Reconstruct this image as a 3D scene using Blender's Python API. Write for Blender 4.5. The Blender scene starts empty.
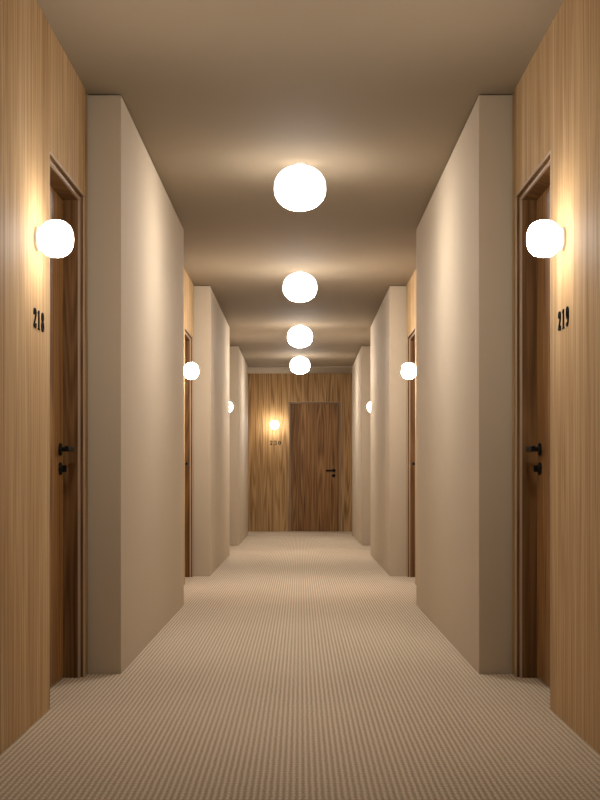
import bpy, bmesh, math, random
from mathutils import Vector, Matrix

random.seed(7)
scene = bpy.context.scene
COL = scene.collection

# ------------------------------------------------------------------ dimensions (metres)
H = 2.60            # ceiling height
CAM_H = 0.878
WX = 0.951          # wood wall plane
PX = 0.802          # inner face of the pillars
YB = -6.0           # wall behind the camera
YE = 21.25          # end wall
PILLARS = [(0.02, 3.165), (5.825, 8.965), (11.62, 14.79), (16.93, 20.05)]
GAPS = [5.825, 11.62, 16.93]         # near faces of the pillars that follow a door
DOOR_W, DOOR_W_END, DOOR_H = 0.793, 0.840, 2.119
DOOR_CY = [g - 0.095 - DOOR_W / 2 for g in GAPS]
END_CX = 0.245

# ------------------------------------------------------------------ material helpers
def new_mat(name):
    m = bpy.data.materials.new(name)
    m.use_nodes = True
    nt = m.node_tree
    nt.nodes.clear()
    out = nt.nodes.new('ShaderNodeOutputMaterial')
    b = nt.nodes.new('ShaderNodeBsdfPrincipled')
    nt.links.new(b.outputs[0], out.inputs[0])
    return m, nt, b

def math_node(nt, op, a, b=None, c=None):
    n = nt.nodes.new('ShaderNodeMath')
    n.operation = op
    for i, v in enumerate((a, b, c)):
        if v is None:
            continue
        if isinstance(v, (int, float)):
            n.inputs[i].default_value = v
        else:
            nt.links.new(v, n.inputs[i])
    return n.outputs[0]

def noise(nt, vec, scale=1.0, detail=2.0, rough=0.5, dist=0.0):
    n = nt.nodes.new('ShaderNodeTexNoise')
    n.inputs['Scale'].default_value = scale
    n.inputs['Detail'].default_value = detail
    n.inputs['Roughness'].default_value = rough
    n.inputs['Distortion'].default_value = dist
    nt.links.new(vec, n.inputs['Vector'])
    return n.outputs[0]

def combine(nt, x, y, z):
    n = nt.nodes.new('ShaderNodeCombineXYZ')
    for i, v in enumerate((x, y, z)):
        if isinstance(v, (int, float)):
            n.inputs[i].default_value = v
        else:
            nt.links.new(v, n.inputs[i])
    return n.outputs[0]

def ramp(nt, fac, stops):
    n = nt.nodes.new('ShaderNodeValToRGB')
    cr = n.color_ramp
    while len(cr.elements) < len(stops):
        cr.elements.new(0.5)
    for e, (p, c) in zip(cr.elements, stops):
        e.position = p
        e.color = (*c, 1)
    nt.links.new(fac, n.inputs[0])
    return n.outputs[0]

def obj_coords(nt):
    tc = nt.nodes.new('ShaderNodeTexCoord')
    s = nt.nodes.new('ShaderNodeSeparateXYZ')
    nt.links.new(tc.outputs['Object'], s.inputs[0])
    return s.outputs

def bump(nt, b, height, strength, dist):
    n = nt.nodes.new('ShaderNodeBump')
    n.inputs['Strength'].default_value = strength
    n.inputs['Distance'].default_value = dist
    nt.links.new(height, n.inputs['Height'])
    nt.links.new(n.outputs[0], b.inputs['Normal'])

def wood(name, dark, mid, light, contrast=1.0, flame=0.3, rough=0.42, fine=170, offset=0.0, spec=0.35):
    """vertical-grain veneer; horizontal coordinate is x+y so that it wraps walls facing either way"""
    m, nt, b = new_mat(name)
    x, y, z = obj_coords(nt)
    h = math_node(nt, 'ADD', math_node(nt, 'ADD', x, y), offset)
    f1 = noise(nt, combine(nt, math_node(nt, 'MULTIPLY', h, fine), 0.0, math_node(nt, 'MULTIPLY', z, 1.6)), 1, 3, .55)
    f2 = noise(nt, combine(nt, math_node(nt, 'MULTIPLY', h, 26), 3.1, math_node(nt, 'MULTIPLY', z, .55)), 1, 2, .5)
    f3 = noise(nt, combine(nt, math_node(nt, 'MULTIPLY', h, 5), 7.7, math_node(nt, 'MULTIPLY', z, .4)), 1, 1, .5)
    # flame figure: contour lines of a stretched noise
    n4 = noise(nt, combine(nt, math_node(nt, 'MULTIPLY', h, 8.0), 1.3, math_node(nt, 'MULTIPLY', z, .36)), 1, 1.5, .5)
    f4 = math_node(nt, 'MULTIPLY_ADD', math_node(nt, 'SINE', math_node(nt, 'MULTIPLY', n4, 70.0)), .5, .5)
    s = math_node(nt, 'MULTIPLY', f1, .46)
    s = math_node(nt, 'ADD', s, math_node(nt, 'MULTIPLY', f2, .34))
    s = math_node(nt, 'ADD', s, math_node(nt, 'MULTIPLY', f3, .20))
    mixn = nt.nodes.new('ShaderNodeMix')
    mixn.inputs[0].default_value = flame
    nt.links.new(s, mixn.inputs[2]); nt.links.new(f4, mixn.inputs[3])
    v = math_node(nt, 'MULTIPLY_ADD', math_node(nt, 'SUBTRACT', mixn.outputs[0], .5), contrast * 2.2, .5)
    c = ramp(nt, v, [(0.0, dark), (0.5, mid), (1.0, light)])
    nt.links.new(c, b.inputs['Base Color'])
    b.inputs['Roughness'].default_value = rough
    b.inputs['Specular IOR Level'].default_value = spec
    bump(nt, b, f1, .12, .002)
    return m

def plain(name, col, rough=.5, metal=0.0, bump_scale=None, bump_str=.1, var=0.0):
    m, nt, b = new_mat(name)
    b.inputs['Roughness'].default_value = rough
    b.inputs['Metallic'].default_value = metal
    tc = nt.nodes.new('ShaderNodeTexCoord')
    n = noise(nt, tc.outputs['Object'], bump_scale or 6, 3, .55)
    lo = tuple(max(0, c * (1 - var)) for c in col); hi = tuple(min(1, c * (1 + var)) for c in col)
    nt.links.new(ramp(nt, n, [(.25, lo), (.75, hi)]), b.inputs['Base Color'])
    b.inputs['Specular IOR Level'].default_value = .08 if bump_scale else .4
    if bump_scale:
        bump(nt, b, n, bump_str, .001)
    return m

def emitter(name, col, axis, stops):
    """opal glass; its luminance runs along the lamp axis, dim near the fixing and bright at the free end"""
    m, nt, b = new_mat(name)
    co = obj_coords(nt)[axis]
    mr = nt.nodes.new('ShaderNodeMapRange')
    nt.links.new(co, mr.inputs[0])
    mr.inputs[1].default_value, mr.inputs[2].default_value = stops[0][0], stops[-1][0]
    span = stops[-1][0] - stops[0][0]
    top = max(v for _, v in stops)
    r = ramp(nt, mr.outputs[0], [((p - stops[0][0]) / span, (v / top,) * 3) for p, v in stops])
    nt.links.new(math_node(nt, 'MULTIPLY', r, top), b.inputs['Emission Strength'])
    b.inputs['Base Color'].default_value = (.8, .8, .8, 1)
    b.inputs['Roughness'].default_value = .35
    b.inputs['Emission Color'].default_value = (*col, 1)
    return m

def carpet_mat():
    m, nt, b = new_mat('ribbed_loop_carpet')
    x, y, z = obj_coords(nt)
    wob = noise(nt, combine(nt, math_node(nt, 'MULTIPLY', x, 14), math_node(nt, 'MULTIPLY', y, 14), 0.0), 1, 2, .5)
    xx = math_node(nt, 'ADD', x, math_node(nt, 'MULTIPLY', math_node(nt, 'SUBTRACT', wob, .5), .004))
    rib = math_node(nt, 'MULTIPLY_ADD', math_node(nt, 'COSINE', math_node(nt, 'MULTIPLY', xx, 2 * math.pi / .0181)), .5, .5)
    rib = math_node(nt, 'POWER', rib, 1.7)
    yy = math_node(nt, 'ADD', y, math_node(nt, 'MULTIPLY', math_node(nt, 'SUBTRACT', wob, .5), .012))
    knot = math_node(nt, 'MULTIPLY_ADD', math_node(nt, 'COSINE', math_node(nt, 'MULTIPLY', yy, 2 * math.pi / .031)), .5, .5)
    fib = noise(nt, combine(nt, math_node(nt, 'MULTIPLY', x, 170), math_node(nt, 'MULTIPLY', y, 75), 0.0), 1, 2, .6)
    broad = noise(nt, combine(nt, math_node(nt, 'MULTIPLY', x, 1.6), math_node(nt, 'MULTIPLY', y, .8), 0.0), 1, 3, .5)
    v = math_node(nt, 'MULTIPLY', rib, math_node(nt, 'MULTIPLY_ADD', knot, .6, .4))
    t = math_node(nt, 'ADD', math_node(nt, 'MULTIPLY', v, .55), math_node(nt, 'MULTIPLY', fib, .50))
    t = math_node(nt, 'ADD', t, math_node(nt, 'MULTIPLY', broad, .14))
    c = ramp(nt, t, [(.22, CARPET[0]), (.42, CARPET[1]), (.74, CARPET[2])])
    nt.links.new(c, b.inputs['Base Color'])
    b.inputs['Roughness'].default_value = .95
    b.inputs['Specular IOR Level'].default_value = .1
    bump(nt, b, v, .55, .004)
    return m

# ------------------------------------------------------------------ tuning values
LIGHT = (1.0, .985, .985)
LIGHT_WALL = (1.0, .97, .93)
L_CEIL = (165.0, 14.0, 5.4, 3.2)      # bottom, middle, shoulder, top of the globe
L_WALL = (265.0, 30.0, 1.6)          # front, middle, back of the globe
CARPET = [(.37, .27, .165), (.59, .46, .315), (.78, .645, .485)]
EXPOSURE = 0.02

M_WALL = wood('oak_veneer_wall', (.36, .20, .078), (.54, .345, .168), (.68, .48, .27), 1.4, .06, .75, 75, 0.0, .04)
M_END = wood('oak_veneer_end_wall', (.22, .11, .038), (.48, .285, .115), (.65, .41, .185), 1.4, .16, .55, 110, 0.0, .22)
M_DOOR = wood('oak_veneer_door', (.12, .05, .014), (.29, .14, .044), (.44, .23, .077), 1.3, .2, .5, 110, 0.37, .25)
M_FRAME = wood('shade_darkened_frame', (.08, .036, .012), (.18, .086, .03), (.28, .14, .052), 1.2, .15, .6, 110, 0.9, .1)  # frame wood darkened to paint in the shade of the door recess
M_LIP = plain('pale_maple_lipping', (.50, .35, .23), .7)
M_PLASTER = plain('warm_white_plaster', (.56, .445, .312), .8, var=.01)
M_PLASTER.node_tree.nodes['Principled BSDF'].inputs['Specular IOR Level'].default_value = .08
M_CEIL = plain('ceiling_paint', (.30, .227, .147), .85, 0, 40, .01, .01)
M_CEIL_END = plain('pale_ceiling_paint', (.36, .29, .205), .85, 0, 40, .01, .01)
M_CARPET = carpet_mat()
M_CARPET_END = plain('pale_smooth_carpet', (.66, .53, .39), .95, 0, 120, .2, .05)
M_BLACK = plain('matte_black_metal', (.007, .0065, .006), .5)
M_BLACK.node_tree.nodes['Principled BSDF'].inputs['Specular IOR Level'].default_value = .12
M_DIGIT = plain('black_enamel', (.005, .0045, .004), .75)
M_DIGIT.node_tree.nodes['Principled BSDF'].inputs['Specular IOR Level'].default_value = .05
M_GAP = plain('dark_shadow_gap', (.016, .010, .006), .9)
M_GAP.node_tree.nodes['Principled BSDF'].inputs['Specular IOR Level'].default_value = .05
M_PLATE = plain('white_lacquered_plate', (.75, .72, .66), .35)
M_GCEIL = emitter('opal_glass_ceiling_lamp', LIGHT, 2, [(-.27, L_CEIL[0]), (-.14, L_CEIL[1]), (-.075, L_CEIL[2]), (-.015, L_CEIL[3])])
M_GWALL = emitter('opal_glass_wall_lamp', LIGHT_WALL, 1, [(-.14, L_WALL[0]), (-.075, L_WALL[1]), (-.012, L_WALL[2])])

# ------------------------------------------------------------------ mesh helpers
def box(bm, x0, x1, y0, y1, z0, z1):
    vs = [bm.verts.new((x, y, z)) for x in (x0, x1) for y in (y0, y1) for z in (z0, z1)]
    for q in ((0, 1, 3, 2), (4, 6, 7, 5), (0, 4, 5, 1), (2, 3, 7, 6), (0, 2, 6, 4), (1, 5, 7, 3)):
        bm.faces.new([vs[i] for i in q])

def finish(bm, name, mat, parent=None, smooth=False, bevel=None, segs=2):
    bmesh.ops.recalc_face_normals(bm, faces=bm.faces[:])
    me = bpy.data.meshes.new(name)
    bm.to_mesh(me); bm.free()
    me.materials.append(mat)
    o = bpy.data.objects.new(name, me)
    COL.objects.link(o)
    if smooth:
        for p in me.polygons:
            p.use_smooth = True
    if bevel:
        md = o.modifiers.new('bevel', 'BEVEL')
        md.width = bevel; md.segments = segs; md.limit_method = 'ANGLE'
    if parent is not None:
        o.parent = parent
    return o

def boxes(name, lst, mat, parent=None, bevel=None):
    bm = bmesh.new()
    for b in lst:
        box(bm, *b)
    return finish(bm, name, mat, parent, bevel=bevel)

def lathe(bm, prof, axis='z', segs=48, origin=(0, 0, 0)):
    """prof: list of (radius, height); axis 'z' turns about z, '-y' makes height run towards -y"""
    ox, oy, oz = origin
    rings = []
    for r, h in prof:
        ring = []
        n = 1 if r < 1e-6 else segs
        for k in range(n):
            a = 2 * math.pi * k / segs
            u, w = r * math.cos(a), r * math.sin(a)
            p = (u, w, h) if axis == 'z' else (u, -h, w) if axis == '-y' else (h, u, w)
            ring.append(bm.verts.new((p[0] + ox, p[1] + oy, p[2] + oz)))
        rings.append(ring)
    for a, b in zip(rings, rings[1:]):
        if len(a) == 1 and len(b) == 1:
            continue
        for k in range(segs):
            k2 = (k + 1) % segs
            if len(a) == 1:
                bm.faces.new((a[0], b[k], b[k2]))
            elif len(b) == 1:
                bm.faces.new((a[k], b[0], a[k2]))
            else:
                bm.faces.new((a[k], b[k], b[k2], a[k2]))

def globe_profile(a, b, ex=2.35, n=36, cut=.0):
    """squashed super-ellipse profile, radius a, half height b, centred on 0"""
    pts = []
    for i in range(n + 1):
        t = -math.pi / 2 + math.pi * i / n
        c, s = math.cos(t), math.sin(t)
        r = a * (abs(c) ** (2 / ex)); h = b * math.copysign(abs(s) ** (2 / ex), s)
        if i in (0, n):
            r = 0
        pts.append((r, h))
    return pts

def tag(o, label=None, cat=None, group=None, kind=None):
    if label: o['label'] = label
    if cat: o['category'] = cat
    if group: o['group'] = group
    if kind: o['kind'] = kind
    return o

def empty(name, loc, rz=0.0):
    o = bpy.data.objects.new(name, None)
    o.empty_display_size = .1
    COL.objects.link(o)
    o.location = loc
    o.rotation_euler = (0, 0, rz)
    return o

def copy_tree(o, parent=None):
    c = o.copy()
    COL.objects.link(c)
    if parent is not None:
        c.parent = parent
    for ch in [k for k in COL.objects if k.parent == o]:
        copy_tree(ch, c)
    return c

L_ROT, R_ROT = math.pi / 2, -math.pi / 2      # wall-mounted things: local x = to the right, -y = out of the wall

# ------------------------------------------------------------------ room shell
tag(boxes('floor', [(-1.3, 1.3, YB - .2, YE + .3, -.12, 0)], M_CARPET),
    'beige ribbed loop carpet running down the corridor', 'floor', kind='structure')
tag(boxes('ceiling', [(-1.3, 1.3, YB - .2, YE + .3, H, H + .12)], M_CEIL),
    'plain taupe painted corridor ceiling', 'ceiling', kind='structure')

YP = PILLARS[-1][1]
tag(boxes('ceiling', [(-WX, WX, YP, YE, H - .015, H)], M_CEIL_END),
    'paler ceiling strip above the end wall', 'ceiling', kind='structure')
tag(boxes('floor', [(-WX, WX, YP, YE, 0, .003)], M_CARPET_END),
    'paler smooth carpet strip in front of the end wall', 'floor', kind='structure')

GROOVE = .062
def side_wall(sign, name, label):
    lst = []
    def seg(y0, y1, z0=0.0, z1=H):
        a, b = sorted((sign * WX, sign * (WX + .22)))
        lst.append((a, b, y0, y1, z0, z1))
    y = YB
    for g, cy in zip(GAPS, DOOR_CY):
        a, b = cy - DOOR_W / 2, cy + DOOR_W / 2
        seg(y, a)
        seg(a, b, DOOR_H, H)
        seg(b, g - GROOVE)
        y = g
    seg(y, YE + .2)
    w = tag(boxes(name, lst, M_WALL), label, 'wall', kind='structure')
    # shadow gap between panelling and pillar
    gl = []
    for g in GAPS:
        a, b = sorted((sign * (WX + .06), sign * (WX + .21)))
        gl.append((a, b, g - GROOVE, g, 0, H))
    boxes('shadow_gap', gl, M_GAP, w)
side_wall(-1, 'wall_left', 'left corridor wall of pale vertical oak veneer')
side_wall(1, 'wall_right', 'right corridor wall of pale vertical oak veneer')

ea, eb = END_CX - DOOR_W_END / 2, END_CX + DOOR_W_END / 2
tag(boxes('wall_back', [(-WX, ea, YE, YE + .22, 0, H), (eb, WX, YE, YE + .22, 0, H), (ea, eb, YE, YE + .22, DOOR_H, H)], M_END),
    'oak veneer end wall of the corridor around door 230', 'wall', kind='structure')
tag(boxes('wall_front', [(-WX, WX, YB - .2, YB, 0, H)], M_PLASTER),
    'plain plaster wall closing the corridor behind the viewpoint', 'wall', kind='structure')

pl_names = ['', 'nearest', 'second', 'third and farthest']
for i, (y0, y1) in enumerate(PILLARS):
    for sgn, side in ((-1, 'left'), (1, 'right')):
        a, b = sorted((sgn * PX, sgn * (WX + .0)))
        bm = bmesh.new()
        box(bm, a, b, y0, y1, 0, H - .006)
        p = finish(bm, 'pillar', M_PLASTER, bevel=.002)
        if i == 0:
            lab = 'pale plaster wall pier on the %s side beside the viewpoint, out of frame' % side
        else:
            before = ['', 'behind door %s' % ('218' if sgn < 0 else '219'), 'behind the second pair of doors', 'nearest the end wall'][i]
            lab = '%s pale plaster wall pier on the %s side, %s' % (pl_names[i], side, before)
        tag(p, lab, 'pillar', 'plaster piers along the corridor', 'structure')

# ------------------------------------------------------------------ doors
def make_door(name, W, mirror):
    """local: opening centred on x=0, wall face at y=0, viewer at -y; lever on +x (or -x when mirrored)"""
    hw = W / 2
    s = -1 if mirror else 1
    root = empty(name, (0, 0, 0))
    # thin pale casing bead round the opening
    cw, cp, ci, cd = .005, .0012, .002, .005
    boxes('casing', [(-hw - cw, -hw + ci, -cp, .0, 0, DOOR_H + cw), (hw - ci, hw + cw, -cp, .0, 0, DOOR_H + cw),
                     (-hw + ci, hw - ci, -cp, .0, DOOR_H - ci, DOOR_H + cw),
                     (-hw, -hw + ci, 0, cd, 0, DOOR_H), (hw - ci, hw, 0, cd, 0, DOOR_H),
                     (-hw + ci, hw - ci, 0, cd, DOOR_H - ci, DOOR_H)], M_LIP, root)
    fw, fy = .020, .024
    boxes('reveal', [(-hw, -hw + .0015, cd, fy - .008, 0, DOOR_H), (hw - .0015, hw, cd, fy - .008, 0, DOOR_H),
                     (-hw, hw, cd, fy - .008, DOOR_H - .0015, DOOR_H)], M_FRAME, root)  # thin liners added so their dark colour gives the reveal its shade
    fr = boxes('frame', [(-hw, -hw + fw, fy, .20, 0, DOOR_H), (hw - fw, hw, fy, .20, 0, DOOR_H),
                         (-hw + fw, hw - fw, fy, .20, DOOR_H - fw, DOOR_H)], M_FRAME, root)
    l0, l1 = fw - .011, fw + .001
    boxes('lipping', [(-hw + l0, -hw + l1, fy - .008, fy + .001, 0, DOOR_H - l0), (hw - l1, hw - l0, fy - .008, fy + .001, 0, DOOR_H - l0),
                      (-hw + l1, hw - l1, fy - .008, fy + .001, DOOR_H - l1, DOOR_H - l0)], M_LIP, fr)
    # leaf
    g = .003
    leaf = boxes('door_leaf', [(-hw + fw + g, hw - fw - g, .088, .130, .006, DOOR_H - fw - g)], M_DOOR, root, .0015)
    # hardware
    hx, hz, lz = s * (hw - fw - .093), 1.002, .918
    bm = bmesh.new()
    lathe(bm, [(0, 0), (.027, 0), (.0275, .004), (.026, .009), (.012, .0095), (.0095, .012), (.0092, .046), (0, .046)], '-y', 32, (hx, .088, hz))
    h = finish(bm, 'handle', M_BLACK, root, smooth=False)
    h.data.polygons.foreach_set('use_smooth', [True] * len(h.data.polygons)); h.data.update()
    bm = bmesh.new()
    box(bm, *sorted((hx + s * .0105, hx - s * .130)), .088 - .062, .088 - .044, hz - .012, hz + .012)
    finish(bm, 'lever', M_BLACK, h, bevel=.005, segs=3)
    bm = bmesh.new()
    lathe(bm, [(0, 0), (.027, 0), (.0275, .004), (.026, .009), (.016, .0095), (.0155, .014), (0, .014)], '-y', 32, (hx, .088, lz))
    k = finish(bm, 'lock', M_BLACK, root)
    k.data.polygons.foreach_set('use_smooth', [True] * len(k.data.polygons)); k.data.update()
    bm = bmesh.new()
    box(bm, hx - .004, hx + .004, .088 - .030, .088 - .013, lz - .014, lz + .014)
    finish(bm, 'thumb_turn', M_BLACK, k, bevel=.002)
    return root

dl = make_door('door_1', DOOR_W, False)
dr = make_door('door_2', DOOR_W, True)
n = 3
dlabels = {
    0: ('oak veneer door recessed in the left wall below number 218', 'oak veneer door recessed in the right wall below number 219'),
    1: ('oak door on the left wall between the nearest and second piers', 'oak door on the right wall between the nearest and second piers'),
    2: ('oak door on the left wall between the second and third piers', 'oak door on the right wall between the second and third piers')}
dlabels[0] = ('oak veneer door recessed in the left wall beside number 218', 'oak veneer door recessed in the right wall beside number 219')
for i, cy in enumerate(DOOR_CY):
    for src, sgn, rot, j in ((dl, -1, L_ROT, 0), (dr, 1, R_ROT, 1)):
        d = src if i == 0 else copy_tree(src)
        if i:
            d.name = 'door_%d' % n; n += 1
        d.location = (sgn * WX, cy, 0); d.rotation_euler = (0, 0, rot)
        tag(d, dlabels[i][j], 'door', None, 'structure')
de = make_door('door_%d' % n, DOOR_W_END, False)
de.location = (END_CX, YE, 0)
tag(de, 'oak veneer door facing the viewer in the end wall beside number 230', 'door', None, 'structure')

# ------------------------------------------------------------------ lamps
def make_ceiling_lamp():
    root = empty('ceiling_lamp', (0, 0, H))
    bm = bmesh.new()
    lathe(bm, [(0, 0), (.030, 0), (.030, -.012), (.028, -.0155), (0, -.0155)], 'z', 40)
    finish(bm, 'mounting_plate', M_PLATE, root, smooth=False)
    bm = bmesh.new()
    lathe(bm, globe_profile(.141, .1215, 2.2), 'z', 64, (0, 0, -.1345))
    finish(bm, 'globe_shade', M_GCEIL, root, smooth=True)
    return root

def make_wall_lamp():
    root = empty('wall_lamp', (0, 0, 0))
    bm = bmesh.new()
    lathe(bm, [(0, 0), (.042, 0), (.042, .009), (.040, .012), (0, .012)], '-y', 40)
    finish(bm, 'mounting_plate', M_PLATE, root)
    bm = bmesh.new()
    lathe(bm, globe_profile(.0668, .0610, 2.35), '-y', 56, (0, -.012 - .0600, 0))
    finish(bm, 'globe_shade', M_GWALL, root, smooth=True)
    return root

cl = make_ceiling_lamp()
clabs = ['nearest and largest white globe ceiling lamp, between the nearest piers',
         'second white globe ceiling lamp from the viewer, just beyond the nearest piers',
         'third white globe ceiling lamp from the viewer, lower edge overlapping none, upper of the last two',
         'fourth and smallest white globe ceiling lamp, closest to the end wall']
clabs[2] = 'third white globe ceiling lamp from the viewer, directly above the smallest one'
for i, (y, lab) in enumerate(zip((7.116, 10.82, 14.59, 18.28), clabs)):
    c = cl if i == 0 else copy_tree(cl)
    c.location = (0, y, H)
    tag(c, lab, 'ceiling lamp', 'globe lamps in a row along the corridor ceiling')

wl = make_wall_lamp()
first = True
WL_Z, WL_OFF = 1.740, 1.140
spec = []
wlabs = [('large white globe wall lamp above number 218', 'large white globe wall lamp above number 219'),
         ('white globe wall lamp on the left wall just in front of the second left pier', 'white globe wall lamp on the right wall just in front of the second right pier'),
         ('small white globe wall lamp half hidden behind the second left pier', 'small white globe wall lamp half hidden behind the second right pier')]
for i, g in enumerate(GAPS):
    spec.append((-WX, g - WL_OFF, L_ROT, wlabs[i][0]))
    spec.append((WX, g - WL_OFF, R_ROT, wlabs[i][1]))
spec.append((-.415, YE, 0.0, 'white globe wall lamp glowing on the end wall above number 230'))
for x, y, r, lab in spec:
    w = wl if first else copy_tree(wl)
    first = False
    w.location = (x, y, WL_Z); w.rotation_euler = (0, 0, r)
    tag(w, lab, 'wall lamp', 'globe wall lamps beside the doors')

# ------------------------------------------------------------------ room numbers
def smooth_path(pts, n=6):
    """Catmull-Rom through (x, y, width)"""
    out = []
    P = [pts[0]] + list(pts) + [pts[-1]]
    for i in range(1, len(P) - 2):
        p0, p1, p2, p3 = P[i - 1], P[i], P[i + 1], P[i + 2]
        for k in range(n):
            t = k / n
            out.append(tuple(.5 * ((2 * b) + (-a + c) * t + (2 * a - 5 * b + 4 * c - d) * t * t + (-a + 3 * b - 3 * c + d) * t ** 3)
                             for a, b, c, d in zip(p0, p1, p2, p3)))
    out.append(tuple(pts[-1]))
    return out

def ribbon(bm, pts, depth, closed=False):
    n = len(pts)
    L, R = [], []
    for i, (x, y, w) in enumerate(pts):
        a = pts[(i - 1) % n] if (closed or i > 0) else pts[i]
        b = pts[(i + 1) % n] if (closed or i < n - 1) else pts[i]
        dx, dy = b[0] - a[0], b[1] - a[1]
        l = math.hypot(dx, dy) or 1
        nx, ny = -dy / l, dx / l
        L.append((x + nx * w / 2, y + ny * w / 2)); R.append((x - nx * w / 2, y - ny * w / 2))
    f = [[bm.verts.new((p[0], -depth, p[1])) for p in s] for s in (L, R)]
    b = [[bm.verts.new((p[0], 0, p[1])) for p in s] for s in (L, R)]
    rng = range(n) if closed else range(n - 1)
    for i in rng:
        j = (i + 1) % n
        bm.faces.new((f[0][i], f[1][i], f[1][j], f[0][j]))
        bm.faces.new((b[0][i], b[0][j], b[1][j], b[1][i]))
        bm.faces.new((f[0][i], f[0][j], b[0][j], b[0][i]))
        bm.faces.new((f[1][i], b[1][i], b[1][j], f[1][j]))
    if not closed:
        for i in (0, n - 1):
            bm.faces.new((f[0][i], b[0][i], b[1][i], f[1][i]))

def disc(bm, x, y, r, depth):
    ribbon(bm, [(x, y - r, .0001), (x, y - r * .85, r * 1.05), (x, y - r * .5, r * 1.73), (x, y, r * 2), (x, y + r * .5, r * 1.73), (x, y + r * .85, r * 1.05), (x, y + r, .0001)], depth)

def ring(cx, cy, rx, ry, thick, thin, n=28):
    """closed loop heavier on its sides"""
    o = []
    for k in range(n):
        a = 2 * math.pi * k / n
        w = thin + (thick - thin) * abs(math.cos(a)) ** 1.4
        o.append((cx + (rx - thick / 2) * math.cos(a), cy + (ry - thin / 2) * math.sin(a), w))
    return o

def digit_mesh(bm, ch, d):
    # unit box: x 0..0.64, y 0..1
    if ch == '2':
        ribbon(bm, smooth_path([(.09, .74, .13), (.12, .88, .12), (.31, .945, .11), (.50, .86, .17), (.53, .70, .19), (.42, .48, .15), (.22, .27, .12), (.08, .10, .10)]), d)
        disc(bm, .13, .74, .105, d)
        ribbon(bm, smooth_path([(.05, .07, .10), (.20, .10, .16), (.38, .075, .16), (.53, .08, .15), (.59, .24, .09)]), d)
    elif ch == '1':
        ribbon(bm, [(.32, 0, .19), (.32, .98, .19)], d)
        ribbon(bm, [(.12, .83, .08), (.24, .90, .10), (.33, .97, .06)], d)
        ribbon(bm, [(.10, .035, .07), (.54, .035, .07)], d)
    elif ch == '8':
        ribbon(bm, ring(.32, .745, .27, .255, .17, .085), d, True)
        ribbon(bm, ring(.32, .265, .31, .275, .19, .085), d, True)
    elif ch == '9':
        ribbon(bm, ring(.32, .68, .30, .32, .18, .08), d, True)
        ribbon(bm, smooth_path([(.525, .66, .18), (.52, .42, .17), (.42, .17, .13), (.26, .04, .08), (.15, .05, .09)]), d)
        disc(bm, .17, .13, .10, d)
    elif ch == '3':
        ribbon(bm, smooth_path([(.12, .78, .12), (.16, .91, .10), (.33, .955, .09), (.48, .86, .16), (.49, .70, .17), (.37, .55, .10), (.26, .53, .08)]), d)
        ribbon(bm, smooth_path([(.26, .53, .08), (.40, .51, .10), (.53, .40, .17), (.53, .20, .18), (.38, .055, .10), (.18, .06, .10), (.10, .19, .12)]), d)
        disc(bm, .14, .78, .095, d); disc(bm, .14, .22, .095, d)
    elif ch == '0':
        ribbon(bm, ring(.32, .5, .31, .5, .19, .08), d, True)

NUM_H, PITCH = .071, .0695
def room_number(text, loc, rz, label):
    root = empty('room_number_sign', loc, rz)
    x = -(PITCH * 2 + .64 * NUM_H) / 2
    for i, ch in enumerate(text):
        bm = bmesh.new()
        digit_mesh(bm, ch, .055)
        for v in bm.verts:
            v.co = Vector((v.co.x * NUM_H + x + i * PITCH, v.co.y * NUM_H, (v.co.z - .5) * NUM_H))
        finish(bm, 'digit', M_DIGIT, root)
    tag(root, label, 'room number', 'black room numbers on the oak walls')
NZ = 1.452
room_number('218', (-WX, 4.725, NZ), L_ROT, 'black numerals 218 on the left oak wall under the globe lamp')
room_number('219', (WX, 4.685, NZ), R_ROT, 'black numerals 219 on the right oak wall under the globe lamp')
room_number('230', (-.402, YE, NZ), 0.0, 'black numerals 230 on the oak end wall left of its door')

# ------------------------------------------------------------------ world, camera, colour
w = bpy.data.worlds.new('dark'); scene.world = w
w.use_nodes = True
w.node_tree.nodes['Background'].inputs[0].default_value = (0, 0, 0, 1)

cam = bpy.data.cameras.new('camera')
co = bpy.data.objects.new('camera', cam); COL.objects.link(co)
cam.sensor_fit = 'HORIZONTAL'; cam.sensor_width = 36
cam.lens = 1300 / 600 * 36
cam.shift_y = 78 / 600
cam.clip_start = .05; cam.clip_end = 100
co.location = (0, 0, CAM_H)
co.rotation_euler = (math.pi / 2, 0, 0)
scene.camera = co

vs = scene.view_settings
vs.view_transform = 'Standard'; vs.look = 'None'
vs.exposure = EXPOSURE; vs.gamma = 1.0; vs.use_curve_mapping = False
scene.cycles.max_bounces = 16
scene.cycles.diffuse_bounces = 2
scene.cycles.use_denoising = True
scene.cycles.caustics_reflective = False
scene.cycles.caustics_refractive = False
